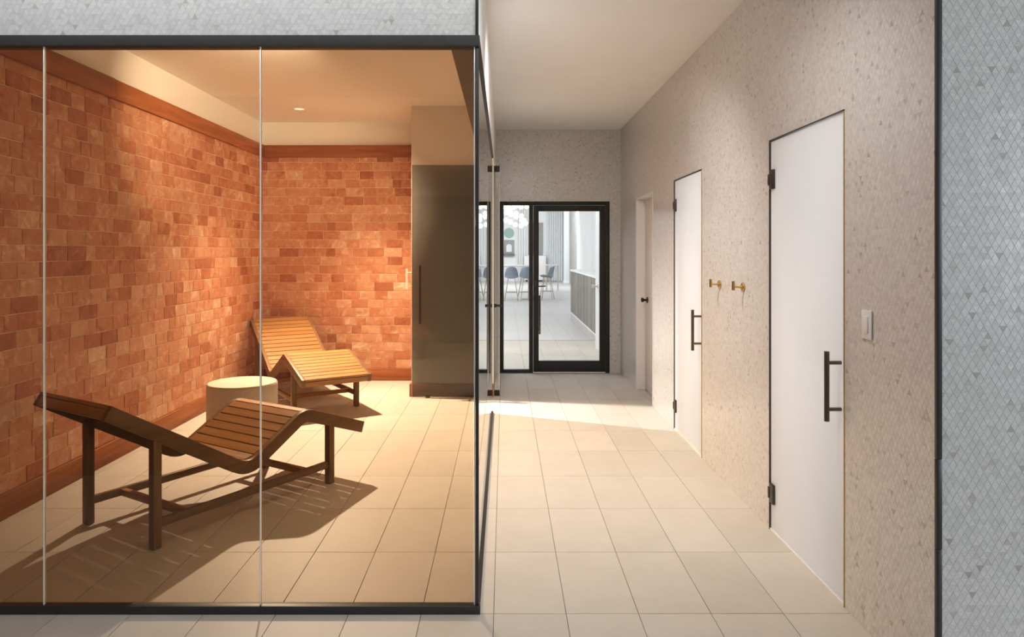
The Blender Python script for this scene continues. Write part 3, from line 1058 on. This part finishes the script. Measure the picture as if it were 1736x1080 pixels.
# ------------------------------------------------------------------ black glazed door and side light at the end
w1 = empty('window_1', (0, YE, 0))
structure(w1, 'tall narrow side light in a black frame left of the glazed door')
def fb(par, name, px0, z0, px1, z1, y0=-0.015, y1=0.06, m='frame', bev=0.003):
    return box(name, m, (px0, y0, z0, px1, y1, z1), par, bev)
fb(w1, 'stile', EW0, 0.0, -0.008, EWH)
fb(w1, 'stile', 0.312, 0.0, 0.362, EWH)
fb(w1, 'rail', -0.008, 2.108, 0.312, EWH)
fb(w1, 'rail', -0.008, 0.0, 0.312, 0.042)
box('pane', 'glass_clear', (-0.008, 0.018, 0.042, 0.312, 0.026, 2.108), w1)
d4 = empty('door_5', (0, YE, 0))
structure(d4, 'black framed glazed door at the end of the corridor with a lever handle')
fb(d4, 'jamb', 1.272, 0.0, EW1, EWH)
fb(d4, 'jamb', 0.362, 2.108, 1.272, EWH)
fb(d4, 'stile', 0.366, 0.012, 0.432, 2.104, -0.004, 0.045)
fb(d4, 'stile', 1.198, 0.012, 1.268, 2.104, -0.004, 0.045)
fb(d4, 'rail', 0.432, 2.034, 1.198, 2.104, -0.004, 0.045)
fb(d4, 'rail', 0.432, 0.012, 1.198, 0.152, -0.004, 0.045)
box('pane', 'glass_clear', (0.432, 0.016, 0.152, 1.198, 0.024, 2.034), d4)
lv = fb(d4, 'handle', 0.376, 0.99, 0.412, 1.165, -0.014, -0.004, 'black', 0.003)
MB().cyl((0.394, -0.012, 1.09), (0.394, -0.055, 1.09), 0.010, n=16).cyl((0.388, -0.052, 1.09), (0.515, -0.052, 1.093), 0.0085, n=14).build('lever', 'black', lv, smooth=True)
MB().cyl((0.448, 0.07, 0.48), (0.448, 0.07, 0.97), 0.012, n=14).cyl((0.448, 0.07, 0.92), (0.425, 0.04, 0.92), 0.008, n=12).cyl((0.448, 0.07, 0.55), (0.425, 0.04, 0.55), 0.008, n=12).build('pull_bar', 'black', d4, smooth=True)

# ------------------------------------------------------------------ lounge room beyond the glass door
structure(box('wall_lounge_far', 'far_white', (-6.0, 36.0, 0, 3.4, 36.2, 4.3)), 'white far wall of the lounge beyond the glass door')
structure(box('wall_lounge_left', 'far_white', (-6.2, 9.02, 0, -6.0, 36.2, 4.3)), 'white side wall of the lounge')
structure(box('wall_lounge_right', 'far_white', (3.2, 12.0, 0, 3.4, 36.0, 4.3)), 'white long wall of the lounge on the right')
structure(box('wall_lounge_near', 'far_white', (-6.0, YE + 0.12, 0, XG - 0.2, YE + 0.24, 4.3)), 'white near wall of the lounge')
structure(box('ceiling_lounge', 'far_white', (-6.0, 12.0, 4.2, 3.4, 36.2, 4.3)), 'white ceiling of the lounge')
wv = MB().box(XR - 0.02, YE + 0.12, 0, XR + 0.16, 11.2, ZC)
structure(wv.build('wall_vestibule', 'far_white'), 'white wall just beyond the glazed door')
structure(box('floor_lounge_side', 'far_floor', (-6.0, YE + 0.24, -0.12, -4.5, 12.2, -0.002)), 'light tile floor at the lounge side')
kn = MB().cyl((XR - 0.02, 10.9, 0.99), (XR - 0.03, 10.9, 0.99), 0.035, n=16).cyl((XR - 0.03, 10.9, 0.99), (XR - 0.10, 10.9, 0.99), 0.013, n=12)
kn.cyl((XR - 0.075, 10.9, 0.99), (XR - 0.115, 10.9, 0.99), 0.030, n=16)
tag(kn.build('door_knob', 'pale_leg', smooth=True), 'round metal knob on the white wall beyond the glass door', 'door knob')

# dark slatted bar counter
ct = empty('bar_counter', (1.64, 12.7, 0))
tag(ct, 'dark panelled bar counter seen through the glazed door', 'counter')
box('carcass', 'far_dark', (0.02, 0.0, 0.02, 0.6, 4.8, 1.04), ct)
box('worktop', 'far_white', (-0.01, -0.02, 1.04, 0.64, 4.82, 1.085), ct, 0.004)
box('plinth', 'far_white', (0.01, 0.0, 0.0, 0.6, 4.8, 0.03), ct)
for k in range(8):
    box('panel', 'far_dark', (0.0, k * 0.6 + 0.012, 0.04, 0.022, k * 0.6 + 0.588, 1.03), ct, 0.004)

# uprights and hangings along the far walls
def tall(name, m, b, label, cat, folds=0):
    if folds:
        x0, y0, z0, x1, y1, z1 = b
        mb = MB()
        n = folds * 8
        along_y = (y1 - y0) > (x1 - x0)
        pts = []
        for i in range(n + 1):
            t = i / n
            q = 0.5 + 0.5 * math.sin(t * folds * 2 * math.pi)
            pts.append((x0 + (x1 - x0) * q, y0 + (y1 - y0) * t) if along_y else (x0 + (x1 - x0) * t, y0 + (y1 - y0) * q))
        for i, (x, y) in enumerate(pts):
            mb.v += [(x, y, z0), (x, y, z1), (x + (0.01 if along_y else 0), y + (0 if along_y else 0.01), z1), (x + (0.01 if along_y else 0), y + (0 if along_y else 0.01), z0)]
        for i in range(n):
            for k in range(4):
                l = (k + 1) % 4
                mb.f.append((i * 4 + k, i * 4 + l, (i + 1) * 4 + l, (i + 1) * 4 + k))
        return tag(mb.build(name, m, smooth=True), label, cat)
    return tag(box(name, m, b, None, 0.01), label, cat)
tall('drape', 'far_grey', (3.05, 29.9, 0.02, 3.16, 33.3, 3.4), 'dark grey drape on the long lounge wall behind the counter', 'drape', 7)
tall('sheer_curtain', 'far_white', (3.02, 24.6, 0.02, 3.16, 29.6, 3.4), 'white sheer curtain on the long lounge wall right of the dark drape', 'curtain', 12)
tall('sheer_curtain', 'far_white', (3.02, 17.5, 0.02, 3.16, 24.4, 3.4), 'white sheer curtain behind the bar counter', 'curtain', 14)
tall('sheer_curtain', 'far_white', (2.15, 35.82, 0.02, 2.95, 35.94, 3.6), 'white curtain on the far lounge wall left of the column', 'curtain', 7)
col = empty('column', (2.98, 33.8, 0))
structure(col)
col.name = 'trim_6'
box('shaft', 'far_white', (-0.14, -0.14, 0.12, 0.14, 0.14, 4.2), col, 0.01)
box('base', 'far_white', (-0.17, -0.17, 0.0, 0.17, 0.17, 0.12), col, 0.01)

wp2 = empty('wall_panel', (1.60, 35.98, 0))
tag(wp2, 'taupe wall panel with copper top edge on the far lounge wall', 'wall panel')
for k in range(4):
    box('panel', 'far_grey', (-0.45 + k * 0.2, -0.06, 1.35, -0.455 + (k + 1) * 0.2, -0.005, 2.93), wp2, 0.004)
box('top_edge', 'orange', (-0.46, -0.08, 2.935, 0.36, -0.005, 2.975), wp2)
cb = empty('sideboard', (1.60, 35.75, 0))
tag(cb, 'low white sideboard beneath the taupe wall panel', 'sideboard')
box('body', 'far_white', (-0.6, -0.2, 0.08, 0.5, 0.2, 1.30), cb)
for k in range(3):
    dr = box('door', 'white_paint', (-0.595 + k * 0.366, -0.222, 0.10, -0.605 + (k + 1) * 0.366, -0.2, 1.28), cb, 0.004)
    MB().cyl((-0.28 + k * 0.366, -0.222, 0.8), (-0.28 + k * 0.366, -0.245, 0.8), 0.015, n=10).build('knob', 'pale_leg', dr)
for sx in (-0.55, 0.45):
    box('foot', 'pale_leg', (sx - 0.03, -0.17, 0.0, sx + 0.03, 0.17, 0.08), cb)

tag(MB().cyl((0.24, 35.99, 2.46), (0.24, 35.95, 2.46), 0.255, n=36).build('round_artwork', 'green', smooth=True), 'sage green round disc hung on the far lounge wall', 'wall art')
ar = empty('arch_panel', (0.24, 35.98, 0))
tag(ar, 'patterned grey panel with a white arch below the green disc', 'wall art')
box('back', 'far_grey', (-0.26, -0.03, 1.42, 0.26, -0.005, 2.10), ar)
arc = [(-0.14, 1.50)] + [(0.14 * math.cos(math.pi - math.pi * k / 12), 1.76 + 0.14 * math.sin(math.pi * k / 12)) for k in range(13)] + [(0.14, 1.50)]
MB().prism(arc, 'y', -0.045, -0.03).build('arch', 'far_white', ar)
box('shelf', 'far_dark', (-0.27, -0.20, 1.30, 0.27, -0.005, 1.42), ar, 0.005)
for k in range(5):
    structure(box('trim_%d' % (7 + k), 'white_paint', (0.62 + k * 0.13, 35.90, 0.0, 0.68 + k * 0.13, 36.0, 4.2), None, 0.005), 'white vertical batten on the far lounge wall')

# high table, stools
tb = empty('bar_table', (0.35, 22.6, 0))
tag(tb, 'long pale bar-height table with blue stools in the lounge', 'table')
box('tabletop', 'far_white', (-1.7, -0.42, 1.04, 0.75, 0.42, 1.085), tb, 0.008)
for sx in (-1.45, 0.45):
    MB().cyl((sx, 0, 0.02), (sx, 0, 1.04), 0.045, n=16).build('post', 'pale_leg', tb, smooth=True)
    MB().cyl((sx, 0, 0.0), (sx, 0, 0.02), 0.26, n=28).build('base', 'pale_leg', tb, smooth=True)

def shell_mesh():
    mb = MB()
    rows, cols = 9, 12
    pts = []
    for i in range(rows + 1):
        t = i / rows
        for j in range(cols + 1):
            u = j / cols * 2 - 1
            if t < 0.45:
                q = t / 0.45
                x = u * (0.19 + 0.02 * q)
                y = 0.20 - 0.36 * q
                z = 0.70 + 0.05 * u * u + 0.03 * (1 - q)
            else:
                q = (t - 0.45) / 0.55
                wd = 0.21 * (1 - 0.28 * q ** 2)
                x = u * wd
                y = -0.16 - 0.08 * q + 0.12 * u * u
                z = 0.70 + 0.36 * q + 0.05 * u * u * (1 - q) - 0.05 * q * u * u
            pts.append((x, y, z))
    for dz in (0.0, -0.016):
        for p in pts:
            mb.v.append((p[0], p[1] - (0.010 if dz else 0), p[2] + dz))
    k = (rows + 1) * (cols + 1)
    W_ = cols + 1
    for i in range(rows):
        for j in range(cols):
            a = i * W_ + j
            mb.f.append((a, a + 1, a + W_ + 1, a + W_))
            mb.f.append((k + a, k + a + W_, k + a + W_ + 1, k + a + 1))
    per = [j for j in range(W_)] + [i * W_ + cols for i in range(1, rows + 1)] + [rows * W_ + j for j in range(cols - 1, -1, -1)] + [i * W_ for i in range(rows - 1, 0, -1)]
    for a, b in zip(per, per[1:] + per[:1]):
        mb.f.append((a, k + a, k + b, b))
    return mb.mesh('seat_shell', 'blue_shell', smooth=True)
shell = shell_mesh()
legs_me = [MB().cyl((sx * 0.21, sy * 0.20, 0.0), (sx * 0.10, sy * 0.10, 0.70), 0.013, n=10).mesh('leg', 'pale_leg', smooth=True) for sx in (-1, 1) for sy in (-1, 1)]
ring_b = MB()
c4 = [(-0.175, -0.168), (0.175, -0.168), (0.175, 0.168), (-0.175, 0.168)]
for a, b in zip(c4, c4[1:] + c4[:1]):
    ring_b.cyl((a[0], a[1], 0.26), (b[0], b[1], 0.26), 0.009, n=8)
ring_me = ring_b.mesh('footrest', 'pale_leg', smooth=True)
for x, y, rz, lab in ((0.22, 21.95, 0.0, 'blue shell bar stool seen through the side light, nearest its left edge'),
                      (0.66, 22.05, 0.25, 'blue shell bar stool seen through the side light, beside its right edge'),
                      (-0.25, 22.00, 0.0, 'blue shell bar stool at the left of the lounge table'),
                      (1.36, 22.55, 1.35, 'blue shell bar stool at the table end, seen through the glazed door')):
    t = empty('bar_stool', (x, y, 0), rz)
    tag(t, lab, 'bar stool', 'blue bar stools in the lounge')
    link('seat_shell', shell, t)
    for m_ in legs_me:
        link('leg', m_, t)
    link('footrest', ring_me, t)
st = empty('small_table', (1.86, 27.5, 0))
tag(st, 'slim pale high side table behind the stools', 'table')
box('tabletop', 'far_white', (-0.25, -0.25, 0.98, 0.25, 0.25, 1.01), st, 0.005)
for sx in (-0.22, 0.22):
    for sy in (-0.22, 0.22):
        MB().cyl((sx, sy, 0), (sx, sy, 0.98), 0.014, n=8).build('leg', 'pale_leg', st)

# globe chandelier
ch = empty('chandelier', (0.3, 22.0, 4.2))
tag(ch, 'cluster chandelier of many small lit white globes over the table', 'chandelier')
box('canopy', 'far_white', (-1.2, -0.25, -0.05, 0.5, 0.25, 0.0), ch, 0.01)
seen = [(430, 65), (458, 52), (500, 66), (560, 60), (350, 122), (400, 142), (345, 203), (390, 218), (441, 246), (506, 157), (506, 197), (547, 232), (500, 257), (530, 203), (388, 100), (450, 130), (450, 165), (380, 60), (335, 70)]
gl_me = MB().sphere((0, 0, 0), 0.078).mesh('globe', 'globe', smooth=True)
rr = random.Random(4)
globes = []
for (zx, zy) in seen:
    y = 22.0 + rr.uniform(-0.2, 0.2)
    globes.append(((800 + zx / 6 - 855) / 1200 * y, y, CAM_H + (426 - 340 - zy / 6) / 1200 * y))
for k in range(12):
    globes.append((rr.uniform(-0.8, -0.1), 22.0 + rr.uniform(-0.2, 0.2), rr.uniform(2.3, 3.1)))
for gx_, gy_, gz_ in globes:
    rod = MB().cyl((gx_ - 0.3, gy_ - 22.0, gz_ - 4.2 + 0.07), (gx_ - 0.3, gy_ - 22.0, -0.05), 0.006, n=6).build('rod', 'pale_leg', ch)
    link('globe', gl_me, rod, (gx_ - 0.3, gy_ - 22.0, gz_ - 4.2))

# ------------------------------------------------------------------ ceiling fixtures added for the salt room key and fill
for x, y, lab in ((-2.20, 7.60, 'added small recessed ceiling spot near the back corner of the salt room'),
                  (-1.3, 4.5, 'added unseen ceiling spot near the glass front of the salt room')):
    t = empty('added_downlight', (x, y, ZC))
    tag(t, lab, 'added_downlight', 'added spots of the salt room')
    mb = MB()
    n = 28
    for r_, z_ in ((0.075, 0.0), (0.075, -0.004), (0.055, -0.006), (0.052, -0.001)):
        for i in range(n):
            a = 2 * math.pi * i / n
            mb.v.append((r_ * math.cos(a), r_ * math.sin(a), z_))
    for k in range(3):
        for i in range(n):
            j = (i + 1) % n
            mb.f.append((k * n + i, k * n + j, (k + 1) * n + j, (k + 1) * n + i))
    mb.build('ring', 'white_paint', t, smooth=True)
    drop = 0.002 if y > 6 else 0.10
    if y < 6:
        MB().cyl((0, 0, 0.0), (0, 0, -0.098), 0.054, n=28).build('can', 'white_paint', t, smooth=True)
    MB().cyl((0, 0, -drop + 0.002), (0, 0, -drop), 0.052, n=24).build('lens', 'diffuser', t)
